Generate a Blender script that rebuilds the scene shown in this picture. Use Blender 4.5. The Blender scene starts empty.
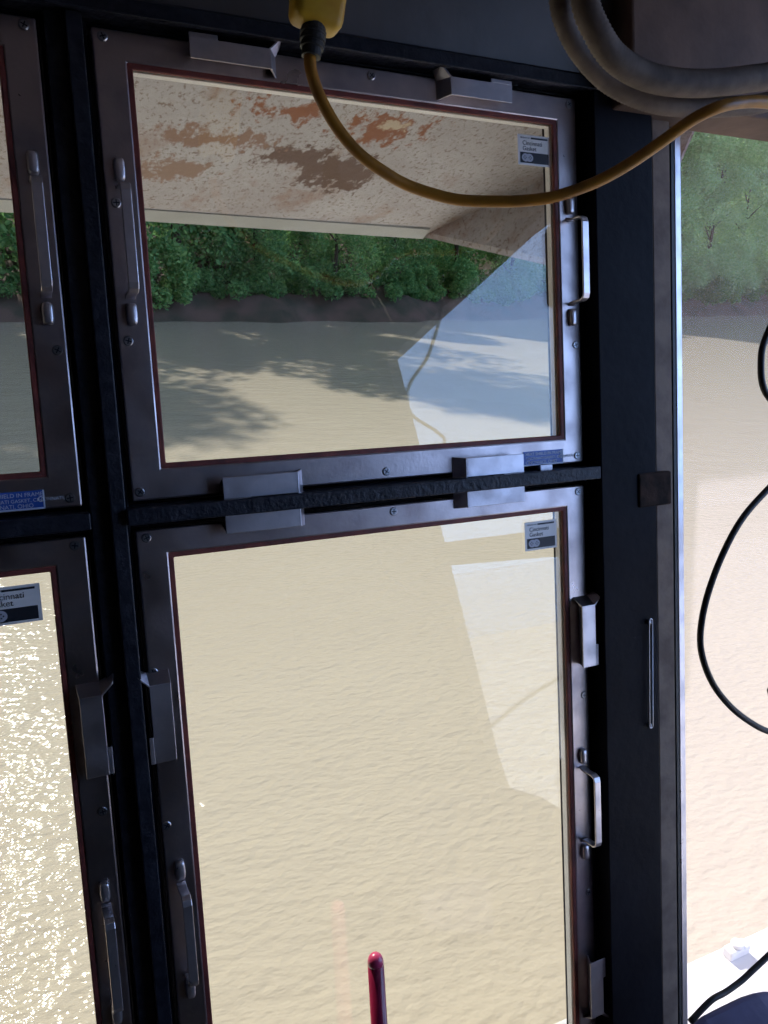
import bpy, bmesh, math, random
from mathutils import Vector, Matrix, Euler
S = bpy.context.scene
COL = S.collection
R = math.radians

# ------------------------------------------------------------------ camera, sky, sun, exposure
EYE = Vector((0, 0, 1.6))
LEAN = R(12)                                   # the front windows lean outward at the top
c_, s_ = math.cos(LEAN), math.sin(LEAN)
WALL_ROT = Euler((R(90) - LEAN, 0, 0))         # local x = along wall, y = up the wall, z = into the room
WALL_O = EYE + Vector((0, c_, -s_))
WALL_M = Matrix.Translation(WALL_O) @ WALL_ROT.to_matrix().to_4x4()

cam = bpy.data.cameras.new('camera')
cam.sensor_width = 36; cam.sensor_fit = 'AUTO'
cam.lens = 800.8 / 1024 * 36
cam.clip_start = 0.02; cam.clip_end = 900
camo = bpy.data.objects.new('camera', cam); COL.objects.link(camo)
y_, p_, r_ = -0.43811, -0.11671, -0.05227
cam_local = (Matrix.Rotation(y_, 3, 'Y') @ Matrix.Rotation(p_, 3, 'X') @ Matrix.Rotation(r_, 3, 'Z'))
camo.matrix_world = Matrix.Translation(EYE) @ (WALL_ROT.to_matrix() @ cam_local).to_4x4()
S.camera = camo

world = bpy.data.worlds.new('sky'); S.world = world; world.use_nodes = True
nt = world.node_tree; nt.nodes.clear()
out = nt.nodes.new('ShaderNodeOutputWorld'); bg = nt.nodes.new('ShaderNodeBackground')
tc = nt.nodes.new('ShaderNodeTexCoord'); sep = nt.nodes.new('ShaderNodeSeparateXYZ'); rp = nt.nodes.new('ShaderNodeValToRGB')
nt.links.new(tc.outputs['Generated'], sep.inputs[0]); nt.links.new(sep.outputs['Z'], rp.inputs[0])
els = rp.color_ramp.elements
els[0].position = 0.0; els[0].color = (0.90, 0.92, 0.94, 1)
els[1].position = 1.0; els[1].color = (0.42, 0.46, 0.56, 1)
e = els.new(0.30); e.color = (0.64, 0.70, 0.80, 1)
# the clear bright part of the sky lies to the right and behind
dt = nt.nodes.new('ShaderNodeVectorMath'); dt.operation = 'DOT_PRODUCT'; dt.inputs[1].default_value = (.72, -.65, .24)
nt.links.new(tc.outputs['Generated'], dt.inputs[0])
mr = nt.nodes.new('ShaderNodeMapRange'); mr.interpolation_type = 'SMOOTHSTEP'; mr.inputs[1].default_value = .66; mr.inputs[2].default_value = .92
nt.links.new(dt.outputs['Value'], mr.inputs[0])
mxs = nt.nodes.new('ShaderNodeMix'); mxs.data_type = 'RGBA'; mxs.inputs['B'].default_value = (1.9, 3.0, 5.5, 1)
nt.links.new(mr.outputs[0], mxs.inputs['Factor']); nt.links.new(rp.outputs[0], mxs.inputs['A'])
nt.links.new(mxs.outputs['Result'], bg.inputs[0]); nt.links.new(bg.outputs[0], out.inputs[0])
bg.inputs[1].default_value = 0.66

sun = bpy.data.lights.new('sun', 'SUN'); sun.energy = 7.2; sun.angle = R(0.6); sun.color = (1.0, 0.97, 0.92)
suno = bpy.data.objects.new('sun', sun); COL.objects.link(suno)
SAZ, SEL = R(-6), R(40)
sd = Vector((math.sin(SAZ) * math.cos(SEL), math.cos(SAZ) * math.cos(SEL), math.sin(SEL)))
suno.rotation_euler = sd.to_track_quat('Z', 'Y').to_euler(); suno.location = (0, 0, 30)

vs = S.view_settings
S.display_settings.display_device = 'sRGB'
vs.view_transform = 'Standard'; vs.look = 'None'; vs.gamma = 1.0; vs.use_curve_mapping = False
vs.exposure = 0.0
S.cycles.transparent_max_bounces = 16
S.cycles.max_bounces = 10

# ------------------------------------------------------------------ materials
def lin(r, g, b):
    f = lambda v: (v / 255) / 12.92 if v <= 10 else (((v / 255) + .055) / 1.055) ** 2.4
    return (f(r), f(g), f(b), 1)

def mat(name, col, rough=.5, metal=0.0, col2=None, scale=20, bump=0.0, bscale=None, stretch=None, lo=.4, hi=.65, rvar=0.0, spec=None, coat=0):
    m = bpy.data.materials.new(name); m.use_nodes = True
    n = m.node_tree.nodes; l = m.node_tree.links; p = n['Principled BSDF']
    p.inputs['Base Color'].default_value = col
    p.inputs['Roughness'].default_value = rough; p.inputs['Metallic'].default_value = metal
    if spec is not None: p.inputs['Specular IOR Level'].default_value = spec
    if coat: p.inputs['Coat Weight'].default_value = coat
    t = n.new('ShaderNodeTexCoord'); mp = n.new('ShaderNodeMapping')
    l.new(t.outputs['Object'], mp.inputs[0])
    if stretch: mp.inputs['Scale'].default_value = stretch
    def noise(sc, det=4):
        q = n.new('ShaderNodeTexNoise'); q.inputs['Scale'].default_value = sc; q.inputs['Detail'].default_value = det
        l.new(mp.outputs[0], q.inputs[0]); return q
    if col2 is not None or rvar:
        q = noise(scale)
        r = n.new('ShaderNodeMapRange'); r.inputs[1].default_value = lo; r.inputs[2].default_value = hi
        l.new(q.outputs[0], r.inputs[0])
        if col2 is not None:
            mx = n.new('ShaderNodeMix'); mx.data_type = 'RGBA'
            mx.inputs['A'].default_value = col; mx.inputs['B'].default_value = col2
            l.new(r.outputs[0], mx.inputs['Factor']); l.new(mx.outputs['Result'], p.inputs['Base Color'])
        if rvar:
            r2 = n.new('ShaderNodeMapRange'); r2.inputs[1].default_value = .3; r2.inputs[2].default_value = .7
            r2.inputs[3].default_value = max(.05, rough - rvar); r2.inputs[4].default_value = rough + rvar
            l.new(q.outputs[0], r2.inputs[0]); l.new(r2.outputs[0], p.inputs['Roughness'])
    if bump:
        q = noise(bscale or scale * 3, 5)
        b = n.new('ShaderNodeBump'); b.inputs['Strength'].default_value = bump; b.inputs['Distance'].default_value = .004
        l.new(q.outputs[0], b.inputs['Height']); l.new(b.outputs[0], p.inputs['Normal'])
    return m

M = {}
M['steel'] = mat('black_painted_steel', (.006, .006, .009, 1), .5, 0, (.010, .010, .014, 1), 9, .2, 60, spec=.06)
M['weld'] = mat('rough_black_steel', (.012, .013, .02, 1), .4, 0, (.022, .024, .034, 1), 60, .45, 130, spec=.25)
M['header'] = mat('dark_grey_paint', (.046, .040, .040, 1), .4, 0, (.070, .060, .060, 1), 8, .15, 40)
M['alu'] = mat('brushed_aluminium', (.50, .43, .425, 1), .36, 1.0, (.32, .275, .28, 1), 14, .05, 220, None, .42, .7, .10)
M['alu_dark'] = mat('grey_bracket_metal', (.52, .49, .52, 1), .42, 1.0, (.42, .40, .43, 1), 30, .04, 200, rvar=.08)
M['alu_bright'] = mat('bright_aluminium', (.72, .67, .69, 1), .34, .9, (.58, .54, .57, 1), 25, rvar=.08)
M['gasket'] = mat('red_brown_gasket', lin(128, 58, 50), .6, 0, lin(100, 46, 42), 30, .2, 150)
M['stop'] = mat('pale_outer_stop', (.82, .82, .84, 1), .45, 0, (.74, .74, .77, 1), 25)
M['screw'] = mat('screw_steel', (.42, .42, .45, 1), .3, 1.0)
M['black'] = mat('black_rubber', (.012, .012, .014, 1), .5, 0, (.02, .02, .022, 1), 60, .1, 200)
M['cable'] = mat('black_cable_jacket', (.022, .019, .022, 1), .45)
M['yellow'] = mat('yellow_plastic', lin(205, 165, 50), .38, 0, lin(190, 145, 40), 30)
M['ycable'] = mat('amber_cable_jacket', lin(176, 122, 40), .4, 0, lin(120, 78, 30), 22, .1, 120, None, .45, .75)
M['label'] = mat('grey_paper_label', lin(170, 172, 172), .7)
M['strip'] = mat('grey_brown_paint', lin(122, 105, 92), .75, 0, lin(96, 80, 70), 25, .2, 90)
M['rust'] = mat('rusty_plate', lin(58, 44, 38), .8, 0, lin(30, 24, 22), 40, .3, 90, spec=.1)
M['panel'] = mat('brown_grey_panel', lin(100, 78, 66), .75, 0, lin(78, 60, 52), 12, .2, 60)
M['hose'] = mat('grey_ribbed_hose', lin(116, 102, 92), .7, 0, lin(92, 80, 72), 40, .1, 200)
M['white'] = mat('white_sticker_paper', (.9, .89, .88, 1), .5)
M['ink'] = mat('dark_ink', (.018, .02, .028, 1), .5)
M['inkmid'] = mat('grey_ink', lin(60, 64, 78), .5)
M['logo'] = mat('logo_grey', lin(185, 188, 200), .5)
M['blue'] = mat('blue_plate', lin(60, 100, 190), .35, 0, lin(52, 90, 175), 60)
M['plate_text'] = mat('plate_lettering', lin(215, 222, 235), .4)
M['red'] = mat('dark_red_rod', (.34, .012, .06, 1), .3, 0, (.28, .01, .05, 1), 30, coat=.5)
M['redtip'] = mat('pink_red_tip', (.62, .06, .16, 1), .3, coat=.5)
M['navy'] = mat('navy_vinyl', lin(92, 88, 124), .6, 0, lin(80, 76, 110), 20, .15, 120)
M['deck'] = mat('white_deck_paint', (.80, .78, .78, 1), .5, 0, (.68, .64, .64, 1), 3, .1, 20)
M['trunk'] = mat('bark', (.07, .05, .035, 1), .9, 0, (.04, .03, .02, 1), 4, .5, 12)
M['roomdark'] = mat('dark_room_paint', (.17, .16, .19, 1), .6, 0, (.14, .13, .16, 1), 3)
M['floor'] = mat('dark_floor', (.05, .045, .042, 1), .6, 0, (.035, .03, .03, 1), 6)

def glass(name, tint, ior, dust=0.0):
    m = bpy.data.materials.new(name); m.use_nodes = True
    n = m.node_tree.nodes; l = m.node_tree.links; n.clear()
    o = n.new('ShaderNodeOutputMaterial'); t = n.new('ShaderNodeBsdfTransparent'); g = n.new('ShaderNodeBsdfGlossy')
    f = n.new('ShaderNodeFresnel'); mx = n.new('ShaderNodeMixShader')
    t.inputs[0].default_value = tint; g.inputs['Roughness'].default_value = 0.0; f.inputs[0].default_value = ior
    geo = n.new('ShaderNodeNewGeometry')
    # a thin pane: the same reflectance from either side
    mxn = n.new('ShaderNodeMix'); mxn.data_type = 'FLOAT'
    l.new(geo.outputs['Backfacing'], mxn.inputs['Factor'])
    mxn.inputs['A'].default_value = ior; mxn.inputs['B'].default_value = 1 / ior
    l.new(mxn.outputs['Result'], f.inputs[0])
    l.new(f.outputs[0], mx.inputs[0]); l.new(t.outputs[0], mx.inputs[1]); l.new(g.outputs[0], mx.inputs[2])
    last = mx
    if dust:
        d = n.new('ShaderNodeBsdfTranslucent'); d.inputs[0].default_value = (.95, .88, 1.0, 1)
        m2 = n.new('ShaderNodeMixShader'); m2.inputs[0].default_value = dust
        l.new(mx.outputs[0], m2.inputs[1]); l.new(d.outputs[0], m2.inputs[2]); last = m2
    l.new(last.outputs[0], o.inputs[0])
    return m
M['glass'] = glass('window_glass', (.915, .92, .88, 1), 1.75)
M['glass_clear'] = glass('hazy_window_glass', (.97, .96, .97, 1), 1.1, .065)
M['glass_side'] = glass('side_window_glass', (.98, .98, .98, 1), 1.3)

def leaf_mat(name, a, b):
    m = bpy.data.materials.new(name); m.use_nodes = True
    n = m.node_tree.nodes; l = m.node_tree.links; n.clear()
    o = n.new('ShaderNodeOutputMaterial'); d = n.new('ShaderNodeBsdfDiffuse'); t = n.new('ShaderNodeBsdfTranslucent'); mx = n.new('ShaderNodeMixShader')
    g = n.new('ShaderNodeNewGeometry'); r = n.new('ShaderNodeMix'); r.data_type = 'RGBA'
    r.inputs['A'].default_value = a; r.inputs['B'].default_value = b
    l.new(g.outputs['Random Per Island'], r.inputs['Factor'])
    l.new(r.outputs['Result'], d.inputs[0]); l.new(r.outputs['Result'], t.inputs[0])
    mx.inputs[0].default_value = .5
    l.new(d.outputs[0], mx.inputs[1]); l.new(t.outputs[0], mx.inputs[2]); l.new(mx.outputs[0], o.inputs[0])
    return m
M['leaf'] = leaf_mat('leaves', (.13, .32, .13, 1), (.34, .52, .20, 1))
M['leaf3'] = leaf_mat('leaves_painted_lit', (.30, .50, .22, 1), (.52, .70, .36, 1))  # stronger light through the right window, painted into the leaf colour
M['leaf2'] = leaf_mat('leaves_dark', (.10, .26, .11, 1), (.26, .44, .17, 1))

def water_mat():
    m = bpy.data.materials.new('muddy_river_water'); m.use_nodes = True
    n = m.node_tree.nodes; l = m.node_tree.links; p = n['Principled BSDF']
    p.inputs['Base Color'].default_value = (.50, .385, .215, 1); p.inputs['Roughness'].default_value = .06; p.inputs['IOR'].default_value = 1.33; p.inputs['Specular IOR Level'].default_value = .26
    t = n.new('ShaderNodeTexCoord'); mp = n.new('ShaderNodeMapping'); mp.inputs['Rotation'].default_value = (0, 0, R(25)); mp.inputs['Scale'].default_value = (1, 1.7, 1)
    l.new(t.outputs['Object'], mp.inputs[0])
    prev = None
    for sc, dist, st in ((1.5, .05, .5), (8.5, .0235, .8)):
        q = n.new('ShaderNodeTexNoise'); q.inputs['Scale'].default_value = sc; q.inputs['Detail'].default_value = 2.5
        l.new(mp.outputs[0], q.inputs[0])
        b = n.new('ShaderNodeBump'); b.inputs['Strength'].default_value = st; b.inputs['Distance'].default_value = dist
        l.new(q.outputs[0], b.inputs['Height'])
        if prev: l.new(prev.outputs[0], b.inputs['Normal'])
        prev = b
    l.new(prev.outputs[0], p.inputs['Normal'])
    q = n.new('ShaderNodeTexNoise'); q.inputs['Scale'].default_value = .35; q.inputs['Detail'].default_value = 4
    l.new(mp.outputs[0], q.inputs[0])
    mx = n.new('ShaderNodeMix'); mx.data_type = 'RGBA'; mx.inputs['A'].default_value = (.462, .404, .325, 1); mx.inputs['B'].default_value = (.500, .440, .356, 1)
    l.new(q.outputs[0], mx.inputs['Factor']); l.new(mx.outputs['Result'], p.inputs['Base Color'])
    return m
M['water'] = water_mat()

def eave_mat():
    m = bpy.data.materials.new('rusty_white_paint'); m.use_nodes = True
    n = m.node_tree.nodes; l = m.node_tree.links; p = n['Principled BSDF']
    p.inputs['Roughness'].default_value = .7
    t = n.new('ShaderNodeTexCoord')
    def noise(sc, det=6, stretch=None):
        mp = n.new('ShaderNodeMapping'); l.new(t.outputs['Object'], mp.inputs[0])
        if stretch: mp.inputs['Scale'].default_value = stretch
        q = n.new('ShaderNodeTexNoise'); q.inputs['Scale'].default_value = sc; q.inputs['Detail'].default_value = det; q.inputs['Roughness'].default_value = .65
        l.new(mp.outputs[0], q.inputs[0]); return q.outputs[0]
    def rng(v, a, b):
        r = n.new('ShaderNodeMapRange'); r.inputs[1].default_value = a; r.inputs[2].default_value = b; l.new(v, r.inputs[0]); return r.outputs[0]
    def math_(op, a, b):
        q = n.new('ShaderNodeMath'); q.operation = op
        for i, v in enumerate((a, b)):
            if isinstance(v, (int, float)): q.inputs[i].default_value = v
            else: l.new(v, q.inputs[i])
        return q.outputs[0]
    def mix(f, a, b):
        x = n.new('ShaderNodeMix'); x.data_type = 'RGBA'; l.new(f, x.inputs['Factor'])
        for k, v in (('A', a), ('B', b)):
            if isinstance(v, tuple): x.inputs[k].default_value = v
            else: l.new(v, x.inputs[k])
        return x.outputs['Result']
    base = mix(rng(noise(5), .35, .7), (.50, .495, .53, 1), (.37, .345, .365, 1))
    # flaking specks all over
    col = mix(rng(noise(150, 5, (1, .6, .6)), .54, .64), base, (.24, .19, .17, 1))
    col = mix(rng(noise(12, 10, (1, .45, .45)), .54, .72), col, (.30, .19, .15, 1))
    # rust blooms around given places (object space)
    def bloom(cx, cy, rx, ry, edge, colour, src):
        mp = n.new('ShaderNodeMapping'); mp.vector_type = 'TEXTURE'
        mp.inputs['Location'].default_value = (cx, cy, 0); mp.inputs['Scale'].default_value = (rx, ry, 100)
        l.new(t.outputs['Object'], mp.inputs[0])
        ln = n.new('ShaderNodeVectorMath'); ln.operation = 'LENGTH'; l.new(mp.outputs[0], ln.inputs[0])
        v = math_('ADD', math_('ADD', math_('SUBTRACT', 1.0, ln.outputs['Value']), math_('MULTIPLY', math_('SUBTRACT', noise(13, 10, (1, .4, .4)), .5), edge)), math_('MULTIPLY', math_('SUBTRACT', noise(55, 6, (1, .5, .5)), .5), 3.2))
        return mix(rng(v, .30, .62), src, colour)
    for b in RUST: col = bloom(*b, col)
    l.new(col, p.inputs['Base Color'])
    bp = n.new('ShaderNodeBump'); bp.inputs['Strength'].default_value = .5; bp.inputs['Distance'].default_value = .01
    l.new(noise(30), bp.inputs['Height']); l.new(bp.outputs[0], p.inputs['Normal'])
    return m

def bank_mat():
    return mat('river_bank_soil', (.12, .072, .058, 1), .95, 0, (.05, .045, .03, 1), .6, .8, 2.5)
M['bank'] = bank_mat()

# ------------------------------------------------------------------ mesh helpers
def link(o, parent=None):
    COL.objects.link(o)
    if parent is not None: o.parent = parent
    return o

def obj(name, bm, m, parent=None, bevel=0, smooth=False, seg=2):
    bmesh.ops.recalc_face_normals(bm, faces=bm.faces[:])
    me = bpy.data.meshes.new(name); bm.to_mesh(me); bm.free()
    for mm in (m if isinstance(m, (list, tuple)) else [m]): me.materials.append(mm)
    if smooth:
        for f in me.polygons: f.use_smooth = True
    o = bpy.data.objects.new(name, me); link(o, parent)
    if bevel:
        b = o.modifiers.new('bevel', 'BEVEL'); b.width = bevel; b.segments = seg; b.limit_method = 'ANGLE'; b.angle_limit = R(40)
    return o

def tag(o, label=None, cat=None, group=None, kind=None):
    if label: o['label'] = label
    if cat: o['category'] = cat
    if group: o['group'] = group
    if kind: o['kind'] = kind
    return o

def empty(name, matrix, label=None, cat=None, group=None, kind=None):
    o = bpy.data.objects.new(name, None); o.empty_display_size = .05; COL.objects.link(o)
    o.matrix_world = matrix
    return tag(o, label, cat, group, kind)

def hexa(bm, pts, mi=0):
    vs_ = [bm.verts.new(p) for p in pts]
    for f in ((0, 1, 2, 3), (4, 5, 6, 7), (0, 1, 5, 4), (1, 2, 6, 5), (2, 3, 7, 6), (3, 0, 4, 7)):
        bm.faces.new([vs_[i] for i in f]).material_index = mi

def box(bm, x0, x1, y0, y1, z0, z1, mi=0):
    hexa(bm, [(x0, y0, z0), (x1, y0, z0), (x1, y1, z0), (x0, y1, z0), (x0, y0, z1), (x1, y0, z1), (x1, y1, z1), (x0, y1, z1)], mi)

def wallbox(bm, u0, u1, v0, v1, z0, z1):
    """box on the front wall given by where its front face is measured on the wall plane"""
    k = 1 - z1
    box(bm, u0 * k, u1 * k, v0 * k, v1 * k, z0, z1)

def ring(bm, o, i, z0, z1):
    """rectangular ring: o, i = (x0,x1,y0,y1)"""
    def rect(r, z): return [bm.verts.new(p) for p in ((r[0], r[2], z), (r[1], r[2], z), (r[1], r[3], z), (r[0], r[3], z))]
    a, b, c, d = rect(o, z0), rect(i, z0), rect(o, z1), rect(i, z1)
    for k in range(4):
        j = (k + 1) % 4
        bm.faces.new((a[k], a[j], b[j], b[k])); bm.faces.new((c[k], c[j], d[j], d[k]))
        bm.faces.new((a[k], a[j], c[j], c[k])); bm.faces.new((b[k], b[j], d[j], d[k]))

def catmull(pts, n=10):
    P = [Vector(p) for p in pts]; P = [P[0] * 2 - P[1]] + P + [P[-1] * 2 - P[-2]]
    o = []
    for i in range(1, len(P) - 2):
        for k in range(n):
            t = k / n; a, b, c, d = P[i - 1:i + 3]
            o.append(.5 * ((2 * b) + (c - a) * t + (2 * a - 5 * b + 4 * c - d) * t * t + (3 * b - a - 3 * c + d) * t ** 3))
    o.append(P[-2]); return o

def tube(bm, pts, r, seg=12, caps=True):
    """r: number or function of index fraction"""
    pts = [Vector(p) for p in pts]; N = len(pts); rings = []; up = None
    for i, p in enumerate(pts):
        t = (pts[min(i + 1, N - 1)] - pts[max(i - 1, 0)]).normalized()
        if up is None:
            up = Vector((0, 0, 1)) if abs(t.z) < .9 else Vector((1, 0, 0))
        up = (up - t * up.dot(t)).normalized(); sde = t.cross(up)
        rr = r(i) if callable(r) else r
        rings.append([bm.verts.new(p + (up * math.cos(a) + sde * math.sin(a)) * rr) for a in [2 * math.pi * k / seg for k in range(seg)]])
    for i in range(N - 1):
        for k in range(seg):
            j = (k + 1) % seg
            bm.faces.new((rings[i][k], rings[i][j], rings[i + 1][j], rings[i + 1][k]))
    if caps:
        bm.faces.new(rings[0]); bm.faces.new(rings[-1])

def resample(pts, step):
    o = [pts[0]]; acc = 0
    for a, b in zip(pts, pts[1:]):
        L = (b - a).length; d = step - acc
        while d <= L and L > 0:
            o.append(a.lerp(b, d / L)); d += step
        acc = (acc + L) % step if L else acc
    return o

def text_mesh(name, body, size, m, parent, loc, align='LEFT', extrude=.0002):
    cu = bpy.data.curves.new(name, 'FONT'); cu.body = body; cu.size = size; cu.align_x = align; cu.extrude = extrude
    t = bpy.data.objects.new(name + '_tmp', cu); COL.objects.link(t)
    bpy.context.view_layer.update()
    dg = bpy.context.evaluated_depsgraph_get()
    me = bpy.data.meshes.new_from_object(t.evaluated_get(dg))
    bpy.data.objects.remove(t); bpy.data.curves.remove(cu)
    me.materials.clear(); me.materials.append(m)
    o = bpy.data.objects.new(name, me); link(o, parent); o.location = loc
    return o

def ray(px, py):
    """world direction seen at a pixel of the 768 x 1024 photograph"""
    d = Vector(((px - 384) / 800.8, -(py - 512) / 800.8, -1))
    return WALL_ROT.to_matrix() @ cam_local @ d
def onwall(px, py, z):
    """point at height z in front of the leaning wall, in wall coordinates"""
    d = cam_local @ Vector(((px - 384) / 800.8, -(py - 512) / 800.8, -1))
    return Vector((0, 0, 1)) + d * ((z - 1) / d.z)
def wpt(px, py, z): return WALL_M @ onwall(px, py, z)

# ------------------------------------------------------------------ the setting: boat
ZTOP = 2.3
XR, XL, YB = 1.5, -2.2, -2.8
def steel_wall(name, boxes, m, label, cat):
    bm = bmesh.new()
    for b in boxes: box(bm, *b)
    o = obj(name, bm, m, None, .002); o.matrix_world = WALL_M
    return tag(o, label, cat, kind='structure')

# sash columns and rows on the front wall (u, v in metres on the wall plane)
U0, U1, PITCH = .135, .818, .740
ROWS = {'upper': (-.0845, .456, -.0467, .4218), 'lower': (-1.11, -.1205, -1.075, -.1518)}
G = .004
WZ0, WZ1 = -.035, -.007
A0, A1 = U0 - PITCH, U1 - PITCH
VB, VT = -1.60, .90
steel_wall('wall_front', [
    (XL, A0 - G, VB, VT, WZ0, WZ1), (A1 + G, U0 - G, VB, VT, WZ0, WZ1), (U1 + G, 1.006, VB, VT, WZ0, WZ1), (1.425, 1.6, VB, VT, WZ0, WZ1),
    (A0 - G, A1 + G, .456 + G, VT, WZ0, WZ1), (U0 - G, U1 + G, .456 + G, VT, WZ0, WZ1), (1.006, 1.425, .468, VT, WZ0, WZ1),
    (A0 - G, A1 + G, -.1205 + G, -.0845 - G, WZ0, WZ1), (U0 - G, U1 + G, -.1205 + G, -.0845 - G, WZ0, WZ1),
    (A0 - G, A1 + G, VB, -1.11 - G, WZ0, WZ1), (U0 - G, U1 + G, VB, -1.11 - G, WZ0, WZ1), (1.006, 1.425, VB, -1.21, WZ0, WZ1)] + [b for sh in (0, PITCH) for (v0, v1, g0, g1) in ROWS.values() for b in
    ((U0 - sh - .02, U0 - sh + .022, v0 - .012, v1 + .012, -.055, -.0375), (U1 - sh - .022, U1 - sh + .02, v0 - .012, v1 + .012, -.055, -.0375),
     (U0 - sh + .022, U1 - sh - .022, v0 - .012, v0 + .022, -.055, -.0375), (U0 - sh + .022, U1 - sh - .022, v1 - .022, v1 + .012, -.055, -.0375))],
    M['steel'], 'black painted steel window wall that leans outward', 'wall')

def trim(name, boxes, m, label, bev=.0015, cat='trim'):
    bm = bmesh.new()
    for b in boxes: wallbox(bm, *b)
    o = obj(name, bm, m, None, bev); o.matrix_world = WALL_M
    return tag(o, label, cat, kind='structure')
trim('trim_1', [(.0855, .107, VB, .47, WZ1, .006), (.1085, .1265, VB, .47, WZ1, .020)], M['weld'], 'black steel upright mullion between the two window columns')
trim('trim_2', [(.1275, .852, -.1135, -.0935, WZ1, .030)], M['weld'], 'rough black bar between the upper and lower right sashes')
trim('trim_3', [(-.75, .0855, -.1135, -.0935, WZ1, .030)], M['weld'], 'rough black bar between the upper and lower left sashes')
trim('trim_4', [(.853, .967, VB, .60, WZ1, .030)], M['steel'], 'wide black steel corner post right of the sashes')
trim('trim_5', [(.967, 1.0035, VB, .60, WZ1, .018)], M['strip'], 'grey brown strip along the right side of the corner post')
trim('trim_6', [(-1.5, .952, .4745, .492, WZ1, .024), (-1.5, .97, .4745, .4765, .024, .032)], M['weld'], 'welded black flange above the sashes')
bm = bmesh.new()
hexa(bm, [(-1.6, .476, .0), (.97, .476, .0), (.97, .86, .0), (-1.6, .86, .0), (-1.6, .488, .012), (.93, .488, .012), (.93, .80, .10), (-1.6, .80, .10)])
o = obj('trim_7', bm, M['header'], None, .002); o.matrix_world = WALL_M
tag(o, 'dark grey header panel above the welded flange', 'trim', kind='structure')
trim('trim_8', [(.93, 1.55, .470, .95, WZ1, .075)], M['panel'], 'brown grey panel above the right window behind the hoses', .004)
# interior sill shelf under the windows, below the frame
trim('trim_9', [(-1.6, 1.1, -1.50, -1.47, WZ1, .12)], M['header'], 'dark grey sill shelf under the windows', .004)
bm = bmesh.new(); wallbox(bm, .931, 1.001, -.168, -.112, .018, .034)
o = obj('rust_plate', bm, M['rust'], None, .003); o.matrix_world = WALL_M
tag(o, 'small rusty brown plate across the grey strip of the corner post', 'plate')
bm = bmesh.new(); wallbox(bm, .735, .758, -.0935, -.0835, .0, .012)
o = obj('spacer_block', bm, M['alu_dark'], None, .001); o.matrix_world = WALL_M
tag(o, 'small grey spacer block on the black bar under the blue plate', 'block')
# slim loop handle on the post
bm = bmesh.new(); k = 1 - .036; lp = []
for a in range(0, 181, 20): lp.append(((.9505 + .0035 * math.cos(R(a))) * k, (-.3605 + .0035 * math.sin(R(a))) * k, .036))
for a in range(180, 361, 20): lp.append(((.9485 + .0035 * math.cos(R(a))) * k, (-.543 + .0035 * math.sin(R(a))) * k, .036))
lp.append(lp[0]); tube(bm, lp, .0013, 8)
box(bm, .9475 * k, .9525 * k, -.366 * k, -.3595 * k, .029, .0365); box(bm, .9465 * k, .9505 * k, -.546 * k, -.540 * k, .029, .0365)
o = obj('wire_loop', bm, M['screw'], None, 0, True); o.matrix_world = WALL_M
tag(o, 'thin long wire loop fixed upright on the black corner post', 'loop')

# room shell behind the camera (seen only in reflections)
def wbox(name, boxes, m, label, cat, bev=0):
    bm = bmesh.new()
    for b in boxes: box(bm, *b)
    return tag(obj(name, bm, m, None, bev), label, cat, kind='structure')
wbox('floor', [(XL - .05, XR + .05, YB - .05, .72, -.05, 0)], M['floor'], 'dark wheelhouse floor', 'floor')
wbox('ceiling', [(XL - .05, XR + .3, YB - .05, 1.25, ZTOP, ZTOP + .05)], M['roomdark'], 'dark wheelhouse ceiling', 'ceiling')
wbox('wall_back', [(XL - .05, XR + .05, YB - .05, YB, 0, ZTOP)], M['roomdark'], 'dark rear wall of the wheelhouse', 'wall')
wbox('wall_left', [(XL - .05, XL, YB, 1.2, 0, ZTOP)], M['roomdark'], 'dark left wall of the wheelhouse', 'wall')
def prism_yz(bm, poly, x0, x1):
    a = [bm.verts.new((x0, y, z)) for y, z in poly]; b = [bm.verts.new((x1, y, z)) for y, z in poly]
    bm.faces.new(a); bm.faces.new(b[::-1]); n = len(poly)
    for i in range(n): bm.faces.new((a[i], a[(i + 1) % n], b[(i + 1) % n], b[i]))
yw = lambda z: c_ + (z - 1.6 + s_) * math.tan(LEAN) - .03        # where the leaning wall is at height z
REAR = [(-1.0, 2.06), (-.81, 1.2), (-.655, .45), (-.53, .12)]
bm = bmesh.new()
prism_yz(bm, [(YB, 0), (REAR[3][0], 0)] + REAR[::-1] + [(REAR[0][0], ZTOP), (YB, ZTOP)], XR, XR + .05)
prism_yz(bm, [(REAR[3][0], 0), (yw(0), 0), (yw(.12), .12), REAR[3]], XR, XR + .05)
prism_yz(bm, [REAR[0], (yw(2.22), 2.237), (yw(ZTOP), ZTOP), (REAR[0][0], ZTOP)], XR, XR + .05)
tag(obj('wall_right', bm, M['roomdark']), 'dark right wall of the wheelhouse with a large window', 'wall', kind='structure')
wn = empty('window_6', Matrix.Translation((XR, 0, .1)), 'large side window in the right wall', 'window', kind='structure')
bm = bmesh.new(); prism_yz(bm, [(-.83, 1.17 - .1), (yw(1.13), 1.13 - .1), (yw(1.21), 1.21 - .1), (-.81, 1.26 - .1)], -.01, .05)
obj('crossbar', bm, M['steel'], wn)
bm = bmesh.new(); prism_yz(bm, [(y, z - .1) for y, z in REAR] + [(yw(.12), .02), (yw(2.22), 2.13)], .022, .028)
obj('glass_pane', bm, M['glass_side'], wn)

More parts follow.
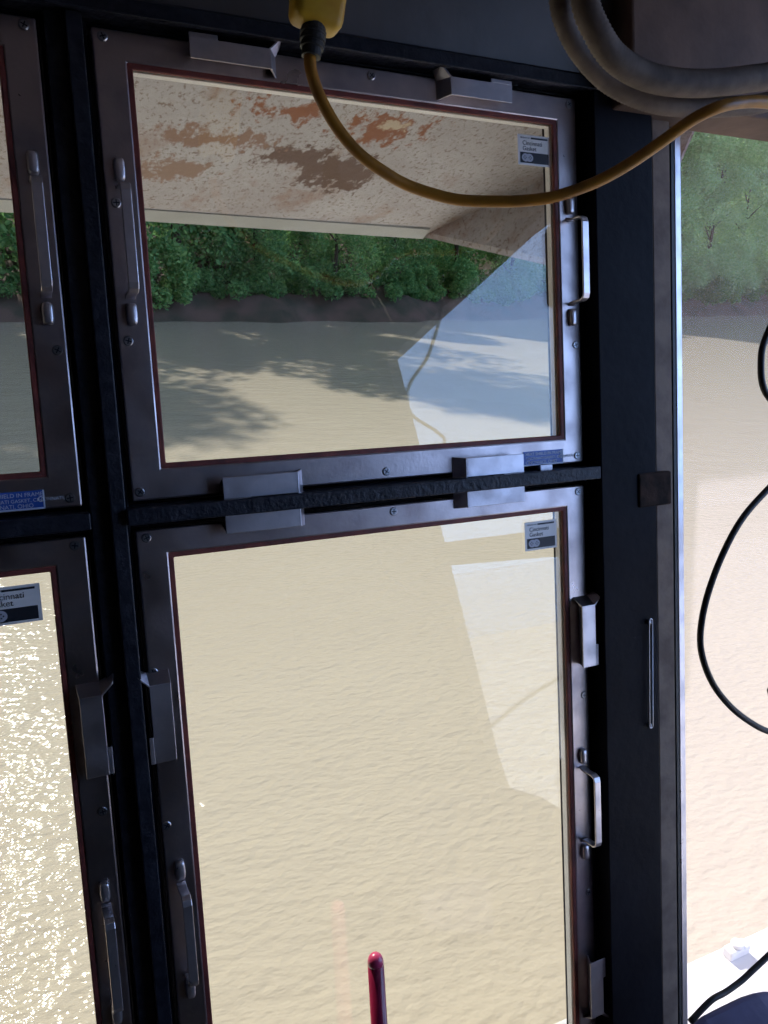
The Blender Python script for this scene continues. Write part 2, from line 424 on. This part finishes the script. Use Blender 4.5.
# deck and hull of the boat below the wheelhouse
bm = bmesh.new()
box(bm, -12, 14, -14, 1.42, -.72, -.60); box(bm, -11.9, 13.9, -13.9, 1.34, -2.9, -.72)
box(bm, -2.2, 1.5, -2.8, .62, -.60, -.05)
tag(obj('deck', bm, M['deck'], None, .01), 'bright white painted boat deck below the windows', 'deck', kind='structure')
bm = bmesh.new()
box(bm, 2.03, 2.12, 1.36, 1.40, -.60, -.565); tube(bm, [(2.075, 1.38, -.565), (2.075, 1.38, -.55)], .022, 16)
tag(obj('deck_fitting', bm, M['deck'], None, .006), 'small white fitting standing at the edge of the white deck', 'fitting')

# rusty white hood outside, above the windows
def ypt(px, py, Y):
    d = ray(px, py); return EYE + d * (Y / d.y)
HY = 1.8
E1, E2 = ypt(145, 219, HY), ypt(423, 237, HY)
dirE = (E2 - E1).normalized(); E0 = E1 - dirE * 2.6
Wt = WALL_M @ Vector((.3, .50, -.035)); Wl = WALL_M @ Vector((-1.9, .50, -.035))
nrm = (E2 - E0).cross(Wt - E0).normalized()
dH = ray(536, 185); H = EYE + dH * ((E0 - EYE).dot(nrm) / dH.dot(nrm))
Rr = ypt(572, 271, 1.24)
nw = WALL_M.to_3x3() @ Vector((0, 0, 1))
def towall(p, q, off=-.04):
    """extend p->q to the outer face of the wall"""
    d = q - p; k = ((WALL_M @ Vector((0, 0, off))) - p).dot(nw) / d.dot(nw); return p + d * k
Hw = towall(E2, H)
nH = (H - E2).cross(Rr - E2).normalized()
Rw = towall(E2, Rr)
EM = Matrix.Translation(E2) @ Matrix((( dirE.x, 0, 0, 0), (dirE.y, 1, 0, 0), (dirE.z, 0, 1, 0), (0, 0, 0, 1)))
hood = empty('window_hood', Matrix.Translation(E2), 'white rust stained metal hood projecting outside above the windows', 'hood', kind='structure')
E2v = Vector(E2)
RUST = []
def rust_at(px, py, rx, ry, edge, colr):
    d = ray(px, py); p = EYE + d * ((E0 - EYE).dot(nrm) / d.dot(nrm)) - E2v
    RUST.append((p.x, p.y, rx, ry, edge, colr))
RC = (.26, .09, .035, 1); RD = (.13, .075, .06, 1)
rust_at(388, 128, .115, .085, 2.8, RC); rust_at(338, 172, .12, .095, 3.0, RD); rust_at(300, 155, .12, .07, 3.0, RD)
rust_at(396, 126, .036, .028, 1.2, (.56, .47, .36, 1)); rust_at(290, 112, .10, .05, 3.0, RC); rust_at(225, 138, .14, .05, 3.2, (.28, .17, .13, 1)); rust_at(180, 170, .10, .06, 3.2, (.30, .2, .16, 1))
M['eave'] = eave_mat()
def sheet(name, poly, th=.012, mi='eave'):
    bm = bmesh.new(); P = [Vector(p) - E2v for p in poly]; upv = Vector((0, 0, th))
    a = [bm.verts.new(p) for p in P]; b = [bm.verts.new(p + upv) for p in P]; n = len(P)
    bm.faces.new(a); bm.faces.new(b[::-1])
    for i in range(n): bm.faces.new((a[i], a[(i + 1) % n], b[(i + 1) % n], b[i]))
    return obj(name, bm, M[mi], hood)
Wl2 = Wl - dirE * 1.0
sheet('front_sheet', [E0, E2, Hw, Vector((Hw.x * .0 + Wt.x, Wt.y, Wt.z)), Wl2])
Rw = wpt(625, 288, -.04)
sheet('side_sheet', [E2, Rr, Rw, Hw])
# plain painted lip along the front edge
M['lip'] = mat('grey_lip_paint', (.40, .42, .43, 1), .7, 0, (.34, .36, .36, 1), 6, .2, 20)
ip = nrm.cross(dirE).normalized()
if ip.y > 0: ip = -ip
bm = bmesh.new(); dn = Vector((0, 0, -.0045))
P = [E0 - E2v + dn, dn, ip * .065 + dn - dirE * .015, E0 - E2v + ip * .065 + dn]
a = [bm.verts.new(p) for p in P]; b = [bm.verts.new(p + Vector((0, 0, .006))) for p in P]
bm.faces.new(a); bm.faces.new(b[::-1])
for i in range(4): bm.faces.new((a[i], a[(i + 1) % 4], b[(i + 1) % 4], b[i]))
obj('edge_lip', bm, M['lip'], hood)
bm = bmesh.new(); box(bm, .98, 3.2, 1.12, 1.86, 2.00, 2.04)  # out-of-view slab, added to keep the sun off the upper right pane
tag(obj('shade_slab', bm, M['deck'], None, .004), 'unseen white slab added outside to shade the right window', 'slab', kind='structure')

# river and far bank
bm = bmesh.new()
v = [bm.verts.new(p) for p in ((-260, -200, 0), (320, -200, 0), (320, 80, 0), (-260, 80, 0))]; bm.faces.new(v)
rv = obj('river', bm, M['water']); rv.location = (0, 0, -2.4)
tag(rv, 'sunlit muddy brown river water with small ripples', 'river', kind='structure')
LINE = [(-120, 44), (-40, 47), (8, 48.5), (25, 49.5), (60, 57), (110, 68), (260, 100)]
def bank_y(x):
    for (x0, y0), (x1, y1) in zip(LINE, LINE[1:]):
        if x <= x1: return y0 + (y1 - y0) * (x - x0) / (x1 - x0)
    return LINE[-1][1]
random.seed(5)
bm = bmesh.new(); prof = [(-2, -.8), (0, -.05), (.8, .6), (2.2, 1.5), (4, 2.1), (8, 3.6), (18, 9), (40, 24)]; rows = []
for i in range(191):
    x = -120 + i * 2; y = bank_y(x) + .5 * math.sin(x * .7) + .4 * math.sin(x * 1.9)
    rows.append([bm.verts.new((x + random.uniform(-.3, .3), y + o + random.uniform(-.25, .25), -2.4 + z + (random.uniform(-.2, .2) if j > 1 else 0))) for j, (o, z) in enumerate(prof)])
for i in range(190):
    for j in range(len(prof) - 1): bm.faces.new((rows[i][j], rows[i + 1][j], rows[i + 1][j + 1], rows[i][j + 1]))
tag(obj('river_bank', bm, M['bank'], None, 0, True), 'dark purple brown earth bank on the far side of the river', 'bank', kind='structure')

# trees: four crowns shared by all trees
def crown_mesh(name, seed, h, rad, low, n_blob, per, size, m):
    rnd = random.Random(seed); me = bpy.data.meshes.new(name); V = []; F = []
    for b in range(n_blob):
        t = rnd.random(); z = low + (h - low) * t
        prof_r = rad * (math.sin(math.pi * min(1, .18 + .82 * t) ) ** .6)
        a = rnd.uniform(0, 2 * math.pi); q = prof_r * math.sqrt(rnd.uniform(.1, 1))
        cx, cy = q * math.cos(a), q * math.sin(a); br = rnd.uniform(.9, 1.7) * rad / 3.6
        for k in range(per):
            d = Vector((rnd.gauss(0, 1), rnd.gauss(0, 1), rnd.gauss(0, .75))).normalized() * br * rnd.uniform(.55, 1.0)
            p = Vector((cx, cy, z)) + d
            x = Vector((rnd.gauss(0, 1), rnd.gauss(0, 1), rnd.gauss(0, .6))).normalized(); y = x.orthogonal().normalized()
            y = (y * math.cos(k) + x.cross(y) * math.sin(k)); sz = size * rnd.uniform(.6, 1.3)
            i = len(V); x *= sz * .6; y *= sz * .38
            V += [p - x, p + y, p + x, p - y]; F.append((i, i + 1, i + 2, i + 3))
    me.from_pydata([tuple(v) for v in V], [], F); me.materials.append(m); me.update(); return me
CROWNS = [crown_mesh('crown', 11, 20, 4.6, 1.0, 80, 320, .27, M['leaf']), crown_mesh('crown', 12, 24, 4.2, 1.6, 90, 320, .27, M['leaf2']),
          crown_mesh('crown', 13, 17, 5.0, .8, 75, 320, .27, M['leaf']), crown_mesh('crown', 14, 22, 4.8, 1.2, 85, 320, .27, M['leaf2'])]
CROWNS += [crown_mesh('crown', 15, 20, 4.8, .9, 85, 320, .27, M['leaf3']), crown_mesh('crown', 16, 23, 4.4, 1.2, 88, 320, .27, M['leaf3'])]  # crowns with the brightness painted into their leaves
bm = bmesh.new(); tube(bm, [(0, 0, -1), (.1, .05, 2), (-.1, .1, 6), (.15, 0, 14)], lambda i: (.28, .24, .18, .05)[i], 9)
for q in range(7):
    a = q * 2.4; z = 2.5 + q * 1.6
    tube(bm, [(0, 0, z), (.9 * math.cos(a), .9 * math.sin(a), z + 1.0), (1.7 * math.cos(a), 1.7 * math.sin(a), z + 1.8)], lambda i: (.10, .07, .02)[i], 6)
trunk0 = obj('trunk', bm, M['trunk'], None, 0, True)
TRUNK = trunk0.data; bpy.data.objects.remove(trunk0)
BUSHM = [crown_mesh('bush', 21, 2.2, 1.9, .2, 18, 300, .19, M['leaf2']), crown_mesh('bush', 22, 2.8, 1.7, .2, 20, 300, .19, M['leaf'])]
rnd = random.Random(77)
def tree(x, y, z, k, sc, tl, gr):
    if 2.0 < x < 6.0: sc *= .72
    elif x < 13: sc *= 1.16
    if 13 < x < 40: sc *= .64
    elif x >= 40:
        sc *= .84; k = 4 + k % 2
        tl = 'green tree in the front row beyond the right window, brightness painted in' if 'behind' not in tl else 'tall green tree behind the front row beyond the right window, brightness painted in'
        gr = 'brightened ' + gr
    e = empty('tree', Matrix.Translation((x, y, z)) @ Matrix.Rotation(rnd.uniform(0, 6.28), 4, 'Z') @ Matrix.Scale(sc, 4), tl, 'tree', gr)
    for nm, me in (('crown', CROWNS[k]), ('trunk', TRUNK)):
        link(bpy.data.objects.new(nm, me), e)
x = -34
while x < 118:
    y = bank_y(x) + rnd.uniform(3.0, 4.6)
    tree(x, y, -.7, rnd.randrange(4), rnd.uniform(.9, 1.12), 'leafy green tree in the front row on the far river bank', 'trees in the front row on the far bank')
    x += rnd.uniform(4.2, 5.8) * (1 + max(0, x - 40) / 110)
x = -36
while x < 118:
    y = bank_y(x) + rnd.uniform(8, 11)
    tree(x, y, .6, rnd.randrange(4), rnd.uniform(1.1, 1.3), 'tall green tree standing behind the front row on the far bank', 'trees behind the front row')
    x += rnd.uniform(7, 9) * (1 + max(0, x - 40) / 110)
x = -30
while x < 110:
    b = bpy.data.objects.new('bush', rnd.choice(BUSHM)); COL.objects.link(b)
    b.location = (x, bank_y(x) + rnd.uniform(1.3, 3.4), -1.3); b.rotation_euler.z = rnd.uniform(0, 6.28); sc = rnd.uniform(.7, 1.15); b.scale = (sc,) * 3
    tag(b, 'low green bush growing on the earth bank under the trees', 'bush', 'bushes on the far bank')
    x += rnd.uniform(2.2, 4.0) * (1 + max(0, x - 40) / 90)

# ------------------------------------------------------------------ window sashes
def bracket(parent, mx, my, ux, uy, w=.026):
    """folded sheet clip. origin at its outer end on the gasket side; (ux) along its length, (uy) away from the glass"""
    bm = bmesh.new(); L, h, t = .098, .020, .0022
    box(bm, 0, L, 0, w, h - t, h)
    hexa(bm, [(0, .009, 0), (L, .009, 0), (L, .009 + t, 0), (0, .009 + t, 0), (0, 0, h), (L, 0, h), (L, t, h - t), (0, t, h - t)])
    hexa(bm, [(L + .013, -.002, 0), (L + .013 - t, -.002, 0), (L + .013 - t, w * 1.0, 0), (L + .013, w * 1.0, 0), (L + .001, 0, h), (L - t, 0, h), (L - t, w, h), (L + .001, w, h)])
    box(bm, 0, .034, w, w + .0055, h - t, h)
    hexa(bm, [(L + .011, w - .001, 0), (L + .013, w - .001, 0), (L + .022, w + .016, .004), (L + .020, w + .016, .004), (L - t, w - .001, h), (L + .001, w - .001, h), (L + .016, w + .013, h), (L + .012, w + .013, h)])
    for v in bm.verts:
        x, y, z = v.co
        v.co = Vector((mx, my, z)) + Vector(ux) * x + Vector(uy) * y
    return obj('bracket', bm, M['alu_dark'], parent, .0012)

def pull_handle(parent, x, yc, half=.060):
    """flat bent strap standing off the frame between two oval lugs"""
    bm = bmesh.new(); w = .0060; t = .0030; hz = .036
    path = [(-half - .004, 0), (-half - .001, .004), (-half, .010), (-half, hz - .008), (-half + .003, hz - .002), (-half + .009, hz)]
    path = path + [(-a, b) for a, b in path[::-1]]
    N = len(path); rows = []
    for i in range(N):
        a, b = path[max(i - 1, 0)], path[min(i + 1, N - 1)]
        d = Vector((b[0] - a[0], b[1] - a[1])).normalized(); n = Vector((-d.y, d.x)) * t / 2
        p = Vector(path[i])
        rows.append([bm.verts.new((x - w, yc + p.x + n.x, p.y + n.y)), bm.verts.new((x + w, yc + p.x + n.x, p.y + n.y)),
                     bm.verts.new((x + w, yc + p.x - n.x, p.y - n.y)), bm.verts.new((x - w, yc + p.x - n.x, p.y - n.y))])
    for i in range(N - 1):
        for k in range(4):
            j = (k + 1) % 4; bm.faces.new((rows[i][k], rows[i][j], rows[i + 1][j], rows[i + 1][k]))
    bm.faces.new(rows[0]); bm.faces.new(rows[-1])
    h = obj('pull_handle', bm, M['alu_bright'], parent, .0010)
    for sg in (-1, 1):
        bm = bmesh.new(); cy = yc + sg * (half + .022); prof = [(.0080, 0), (.0078, .005), (.0068, .0075), (.0050, .0085), (0.0005, .0088)]; rr = []
        for r, z in prof:
            rr.append([bm.verts.new((x + r * .80 * math.copysign(abs(math.cos(a)) ** .5, math.cos(a)), cy + (r * 1.0 + .005) * math.copysign(abs(math.sin(a)) ** .5, math.sin(a)), z)) for a in [2 * math.pi * k / 20 for k in range(20)]])
        for i in range(len(rr) - 1):
            for k in range(20): bm.faces.new((rr[i][k], rr[i][(k + 1) % 20], rr[i + 1][(k + 1) % 20], rr[i + 1][k]))
        bm.faces.new(rr[-1]); bm.faces.new(rr[0])
        obj('handle_lug', bm, M['alu_bright'], h, 0, True)
    return h

def screw(parent, x, y):
    bm = bmesh.new(); n = 16; r = .0058; an = random.uniform(0, 1.5)
    ro = []
    for rr, z in ((r, 0), (r, .0008), (r * .8, .0018)):
        ro.append([bm.verts.new((x + rr * math.cos(a), y + rr * math.sin(a), z)) for a in [2 * math.pi * k / n for k in range(n)]])
    for i in range(2):
        for k in range(n): bm.faces.new((ro[i][k], ro[i][(k + 1) % n], ro[i + 1][(k + 1) % n], ro[i + 1][k]))
    bm.faces.new(ro[2]).material_index = 0
    for q in (0, math.pi / 2):
        d = Vector((math.cos(an + q), math.sin(an + q), 0)); e_ = Vector((-d.y, d.x, 0)); c0 = Vector((x, y, .0019))
        a, b = d * r * .62, e_ * .0007
        f = bm.faces.new([bm.verts.new(p) for p in (c0 - a - b, c0 + a - b, c0 + a + b, c0 - a + b)]); f.material_index = 1
    for k in range(n):                                       # dark countersink round the head
        pass
    m = bmesh.new(); m.free()
    o = obj('screw', bm, [M['screw'], M['ink']], parent)
    return o

def sticker(parent, x0, x1, y0, y1, z):
    bm = bmesh.new(); box(bm, x0, x1, y0, y1, z, z + .0003)
    st = obj('sticker', bm, M['white'], parent, .002 if False else 0)
    st['label'] = 'small maker sticker with a dark lower band'
    W, Hh = x1 - x0, y1 - y0; zz = z + .0004
    bm = bmesh.new(); box(bm, x0 + W * .06, x1 - W * .06, y0 + Hh * .07, y0 + Hh * .42, zz, zz + .0002)
    box(bm, x0 + W * .40, x1 - W * .08, y1 - Hh * .13, y1 - Hh * .075, zz, zz + .0002)
    obj('dark_band', bm, M['ink'], st)
    text_mesh('lettering', 'Cincinnati', W * .150, M['ink'], st, (x0 + W * .14, y0 + Hh * .665, zz))
    text_mesh('lettering', 'Gasket', W * .150, M['ink'], st, (x0 + W * .14, y0 + Hh * .485, zz))
    text_mesh('lettering', 'PRODUCT OF', W * .045, M['ink'], st, (x0 + W * .08, y1 - Hh * .125, zz))
    bm = bmesh.new()
    for cx in (.22, .34):
        vs_ = [bm.verts.new((x0 + W * cx + W * .115 * math.cos(a), y0 + Hh * .245 + W * .10 * math.sin(a), zz + (.0004 if cx < .3 else .00045))) for a in [2 * math.pi * k / 24 for k in range(24)]]
        bm.faces.new(vs_)
    lg = obj('logo', bm, M['logo'], st)
    bm = bmesh.new()
    for cx in (.20, .36):
        for a0 in range(4):
            a = a0 * math.pi / 2; px, py = x0 + W * cx + W * .035 * math.cos(a), y0 + Hh * .245 + W * .035 * math.sin(a)
            box(bm, px - W * .013, px + W * .013, py - W * .013, py + W * .013, zz + .0005, zz + .0006)
    obj('logo_mark', bm, M['inkmid'], lg)

def data_plate(parent, x0, x1, y0, y1, z):
    bm = bmesh.new(); box(bm, x0, x1, y0, y1, z, z + .0008)
    pl = obj('data_plate', bm, M['blue'], parent); pl['label'] = 'blue data plate with white lettering'
    Hh = y1 - y0; zz = z + .0010
    for i, s in enumerate(('HEAT SHIELD IN FRAME', 'CINCINNATI GASKET, CINCINNATI, O.', 'CINCINNATI, OHIO')):
        text_mesh('lettering', s, Hh * (.31 if i != 1 else .27), M['plate_text'], pl, (x0 + .0035, y1 - Hh * (.31 + i * .30), zz))
    bm = bmesh.new()
    rim = [(x1 - .0035 + .0028 * math.cos(R(a)), (y0 + y1) / 2 + .0028 * math.sin(R(a)), zz) for a in range(0, 361, 30)]
    tube(bm, rim, .0007, 6); obj('rivet', bm, M['plate_text'], pl)
    bm = bmesh.new(); box(bm, x0, x1, y0 - .0008, y0 + .0012, z + .0003, zz); box(bm, x1 - .001, x1 + .0008, y0, y1, z + .0003, zz)
    obj('plate_edge', bm, M['plate_text'], pl)

def sash(name, row, shift, label, stick=None, plate=False):
    v0, v1, g0, g1 = ROWS[row]; ou = (U0, U1); gu = (.172, .782)
    cx = (U0 + U1) / 2
    X = lambda u: u - cx
    Y = lambda v: v - v0
    e = empty(name, WALL_M @ Matrix.Translation((cx - shift, v0, 0)), label, 'window', kind='structure')
    bm = bmesh.new(); ring(bm, (X(U0), X(U1), 0, v1 - v0), (X(gu[0]), X(gu[1]), Y(g0), Y(g1)), -.0118, 0)
    obj('sash_frame', bm, M['alu'], e, .0022)
    i = .0062
    bm = bmesh.new(); ring(bm, (X(gu[0]) - .003, X(gu[1]) + .003, Y(g0) - .003, Y(g1) + .003), (X(gu[0]) + i, X(gu[1]) - i, Y(g0) + i, Y(g1) - i), -.0065, -.0012)
    bm2 = bm
    obj('gasket', bm2, M['gasket'], e, .0015)
    bm = bmesh.new(); box(bm, X(gu[0]) - .004, X(gu[1]) + .004, Y(g0) - .004, Y(g1) + .004, -.0112, -.0076)
    obj('glass_pane', bm, M['glass'], e)
    bm = bmesh.new(); ring(bm, (X(U0) + .004, X(U1) - .004, .004, v1 - v0 - .004), (X(gu[0]) + .0055, X(gu[1]) - .0055, Y(g0) + .0055, Y(g1) - .0055), -.0235, -.0122)
    obj('outer_flange', bm, M['stop'], e, .001)
    k = .98
    ends = [(.246, .098, 1), (.705, .098, -1)]
    for yv, sgn in ((g1 + .0155, 1), (g0 - .0175, -1)):
        for uu, L, s in ends:
            bracket(e, X(uu * k), Y(yv * k), (s, 0, 0), (0, sgn, 0), .0235 if sgn > 0 else .027)
    hv = .219 if row == 'upper' else -.643
    for hu in (.1525, .8005): pull_handle(e, X(hu), Y(hv))
    if row == 'lower':
        for hv2, s in ((-.416, 1), (-.862, -1)):
            bracket(e, X(.792), Y((hv2 if s > 0 else -1.03) * k + (0 if s > 0 else .098)), (0, s, 0), (1, 0, 0))
            bracket(e, X(.158), Y((hv2 if s > 0 else -1.03) * k + (0 if s > 0 else .098)), (0, s, 0), (-1, 0, 0))
    sc = [(.147, v1 - .0095), (.483, v1 - .0095), (.805, v1 - .0095), (.144, v0 + .011), (.475, v0 + .011), (.805, v0 + .011)]
    if row == 'upper': sc += [(.146, .264), (.146, .106), (.807, .096)]
    else: sc += [(.141, -.298), (.141, -.499), (.807, -.46), (.141, -.80), (.807, -.80)]
    for u, v in sc: screw(e, X(u), Y(v))
    if stick: sticker(e, X(stick[0]), X(stick[1]), Y(stick[2]), Y(stick[3]), -.0074)
    if plate: data_plate(e, X(.704), X(.777), Y(-.0825), Y(-.0615), .0002)
    return e
random.seed(3)
sash('window_1', 'upper', 0, 'upper metal framed sash right of the mullion, behind the amber cable', (.7170, .7745, .3565, .399), True)
sash('window_2', 'lower', 0, 'lower metal framed sash right of the mullion, looking onto brown water', (.7075, .7675, -.2145, -.170))
sash('window_3', 'upper', PITCH, 'upper sash left of the mullion, cut off by the left edge', None, True)
sash('window_4', 'lower', PITCH, 'lower sash left of the mullion, over glittering water', (.695, .763, -.2145, -.170))

# right-hand fixed window beyond the post
w5 = empty('window_5', WALL_M @ Matrix.Translation((1.2, -1.2, 0)), 'tall fixed window right of the black corner post, behind the black cables', 'window', kind='structure')
bm = bmesh.new(); ring(bm, (1.0125 - 1.2, 1.425 - 1.2, -.005, 1.200 + .465), (1.034 - 1.2, 1.405 - 1.2, .02, 1.200 + .4535), -.034, -.006)
obj('window_frame', bm, M['alu_bright'], w5, .002)
bm = bmesh.new(); ring(bm, (1.0065 - 1.2, 1.4245 - 1.2, -.01, 1.200 + .468), (1.0125 - 1.2, 1.4235 - 1.2, -.005, 1.200 + .465), -.034, .0)
obj('seal', bm, M['black'], w5)
bm = bmesh.new(); box(bm, 1.0135 - 1.2, 1.0165 - 1.2, 0, 1.66, -.006, .001)
obj('bead', bm, M['alu_bright'], w5, .0008)
bm = bmesh.new(); box(bm, 1.03 - 1.2, 1.41 - 1.2, .015, 1.2 + .457, -.024, -.019)
obj('glass_pane', bm, M['glass_clear'], w5)

# ------------------------------------------------------------------ cables, plug, hoses and small things
def strand(name, pts, r, m, parent=None, step=.006, seg=14, rf=None, origin=None):
    P = resample(catmull(pts, 14), step)
    o = Vector(origin) if origin is not None else Vector((0, 0, 0))
    bm = bmesh.new(); tube(bm, [p - o for p in P], rf if rf else r, seg)
    return obj(name, bm, m, parent, 0, True)

# amber extension cord with its yellow plug body
ZP = .20
ptop = wpt(317, -60, ZP)
ax = (wpt(311, 66, ZP) - wpt(317, 0, ZP)).normalized(); inn = (WALL_M.to_3x3() @ Vector((0, 0, 1))).normalized()
sx = ax.cross(inn).normalized(); inn = sx.cross(ax).normalized()
if sx.x < 0: sx = -sx
pm = Matrix((( sx.x, ax.x, inn.x, 0), (sx.y, ax.y, inn.y, 0), (sx.z, ax.z, inn.z, 0), (0, 0, 0, 1)))
base = wpt(315.5, 29, ZP)                                       # lower end of the plug body
cord = empty('extension_cord', Matrix.Translation(base) @ pm, 'amber cord with yellow plug body hanging across the upper sash', 'cord')
bm = bmesh.new()
hexa(bm, [(-.0265, 0, -.017), (.0255, 0, -.017), (.0295, -.10, -.018), (-.030, -.10, -.018), (-.0265, 0, .017), (.0255, 0, .017), (.0295, -.10, .018), (-.030, -.10, .018)])
obj('plug_body', bm, M['yellow'], cord, .010, True, 4)
bm = bmesh.new(); box(bm, -.0255, -.019, -.052, -.026, .0168, .0184); o = obj('plug_label', bm, M['label'], cord); o['label'] = 'grey label on the plug'
bm = bmesh.new(); rr = [.0125, .0125, .0135, .0135, .0118, .0118, .0132, .0132, .0112, .0112, .0122, .0122, .0100, .0100]
yy = [-.004, .003, .0032, .007, .0072, .009, .0092, .013, .0132, .015, .0152, .020, .0202, .0285]
tube(bm, [(-.002, y, 0) for y in yy], lambda i: rr[i], 18); obj('strain_relief', bm, M['black'], cord, .0006)
def dz(x): return .20 + .17 * max(0, min(1, (x - 420) / 300)) ** 1.2
cp = [(310, 56), (311, 70), (319, 95), (336, 126), (358, 152.5), (384, 172), (412, 187), (456, 199.5), (500, 201.5), (527, 200.5), (557, 196), (596, 182), (629, 164), (662, 141.5), (692, 120), (719, 107), (745, 102), (768, 102.5), (800, 108), (850, 90), (900, 20)]
inv = cord.matrix_world.inverted()
wp = [inv @ wpt(x, y, dz(x)) for x, y in cp]
strand('cable', wp, .0063, M['ycable'], cord)
# plug's black socket above it, out of view, up to the ceiling
bm = bmesh.new(); box(bm, -.02, .02, -.14, -.098, -.015, .015); obj('socket', bm, M['black'], cord, .004)
tp = inv @ Vector((base.x, base.y - .05, ZTOP))
strand('supply_lead', [Vector((0, -.13, 0)), Vector((0, -.19, .002)), tp.lerp(Vector((0, -.19, 0)), .4), tp], .0055, M['black'], cord)

# two grey ribbed hoses
def hose(px, z0, r, label, rib=.0048):
    W_ = [wpt(x, y, z) for x, y, z in px]
    W_ = [Vector((W_[0].x + .02, W_[0].y, ZTOP))] + W_ + [Vector((W_[-1].x, W_[-1].y, ZTOP))]   # both ends run up to the ceiling
    P = resample(catmull(W_, 16), rib / 2)
    root = P[0].copy()
    bm = bmesh.new(); tube(bm, [p - root for p in P], lambda i: r * (1.0 + (.05 if i % 2 else -.05)), 16)
    o = obj('hose', bm, M['hose'], None, 0, True); o.location = root
    return tag(o, label, 'hose', 'grey hoses hanging in the upper right corner')
HA = [(640, -190, .30), (585, -120, .30), (560, -50, .30), (560, 0, .30), (569, 32, .29), (585, 58, .28), (611, 84, .27), (648, 101, .27), (683, 106.5, .27), (724, 107, .27), (770, 101, .27), (830, 75, .28), (890, 0, .30), (900, -90, .3)]
HB = [(650, -180, .33), (605, -110, .33), (586, -50, .33), (585, 0, .33), (597, 32, .33), (613, 56, .325), (638, 73, .32), (668, 81.5, .32), (706, 83.5, .32), (748, 79, .32), (775, 73, .32), (830, 45, .33), (870, -10, .33), (880, -90, .33)]
hose(HA, .3, .0112, 'thin grey ribbed hose curving lowest in the upper right corner')
hose(HB, .3, .0138, 'thick grey ribbed hose curving inside the lower thinner hose')

# black cables at the right edge
pts = [(860, 180), (800, 270), (768, 332), (761, 362), (767, 395), (800, 425), (812, 445), (790, 468), (768, 489), (742, 519), (722, 556), (707, 597), (700.5, 632), (702.5, 657), (713, 684), (730, 706), (750, 722), (770, 732), (800, 738), (815, 720), (795, 702), (770.5, 694), (785, 675), (850, 640), (960, 640)]
P0 = [wpt(x, y, .40) for x, y in pts]
P0[0] = P0[1] + Vector((.05, .0, .14)); P0.insert(0, P0[0] + Vector((.02, 0, .30))); 
o = strand('power_cable', [p - P0[1] for p in P0], .0034, M['cable']); o.location = P0[1]
tag(o, 'black cable hanging in a big loop in front of the right window', 'cable')
pts = [(690, 1022), (711, 1000.5), (725, 992.5), (741, 981), (753, 970), (768, 956), (800, 925), (860, 860), (930, 800)]
P0 = [wpt(x, y, .36 + .0 * i) for i, (x, y) in enumerate(pts)]
o = strand('lead_cable', [p - P0[0] for p in P0], .0036, M['cable']); o.location = P0[0]
tag(o, 'short black cable rising from the navy housing in the lower right corner', 'cable')

# navy rounded housing in the lower right corner, on a pedestal
hz = .34
prof = [(672, 1040), (684, 1024), (700, 1012), (718, 1003.5), (740, 993), (752, 988.5), (764, 987), (790, 988), (850, 1000), (920, 1040)]
hb = empty('equipment_housing', Matrix.Translation(Vector((wpt(780, 1200, hz).x, wpt(780, 1200, hz).y - .1, 0))), 'dark navy rounded housing in the lower right corner under the black cable', 'equipment')
bm = bmesh.new(); front = [wpt(x, y, hz) - hb.location for x, y in prof]
front = [front[0] - Vector((0, 0, .25))] + front + [front[-1] - Vector((0, 0, .25))]
off = Vector((.02, -.30, -.10))
a = [bm.verts.new(p) for p in front]; b = [bm.verts.new(p + off) for p in front]; n = len(front)
bm.faces.new(a); bm.faces.new(b[::-1])
for i in range(n): bm.faces.new((a[i], a[(i + 1) % n], b[(i + 1) % n], b[i]))
cz = min(p.z for p in front); 
obj('housing_shell', bm, M['navy'], hb, .010, False, 3)
cxm = sum(p.x for p in front) / n; cym = sum(p.y for p in front) / n - .15
bm = bmesh.new(); tube(bm, [(cxm, cym, 0), (cxm, cym, .02), (cxm, cym, .021), (cxm, cym, cz - .05)], lambda i: (.14, .13, .035, .035)[i], 24)
obj('pedestal', bm, M['black'], hb)

# dark red rod standing on the sill shelf
k = .94
rz = .06
rb = WALL_M @ Vector((.4172 * k, -1.47 * (1 - .12) + .002, rz))
rod = empty('red_rod', Matrix.Translation(rb) @ WALL_ROT.to_matrix().to_4x4(), 'slim dark red rod with a rounded tip standing before the lower sash', 'rod')
top = -.772 * k + 1.47 * (1 - .12) - .002
bm = bmesh.new(); tube(bm, [(0, 0, 0), (0, top * .5, 0), (0, top - .016, 0)], lambda i: (.0135, .0122, .0112)[i], 20); obj('shaft', bm, M['red'], rod, 0, True)
bm = bmesh.new(); q = [(.0112, -.0165), (.0112, -.012), (.0106, -.008), (.0088, -.004), (.0055, -.001), (.001, 0)]
tube(bm, [(0, top + y, 0) for r, y in q], lambda i: q[i][0], 20); o = obj('rounded_tip', bm, M['redtip'], rod, 0, True); o['label'] = 'lighter pinkish red tip'
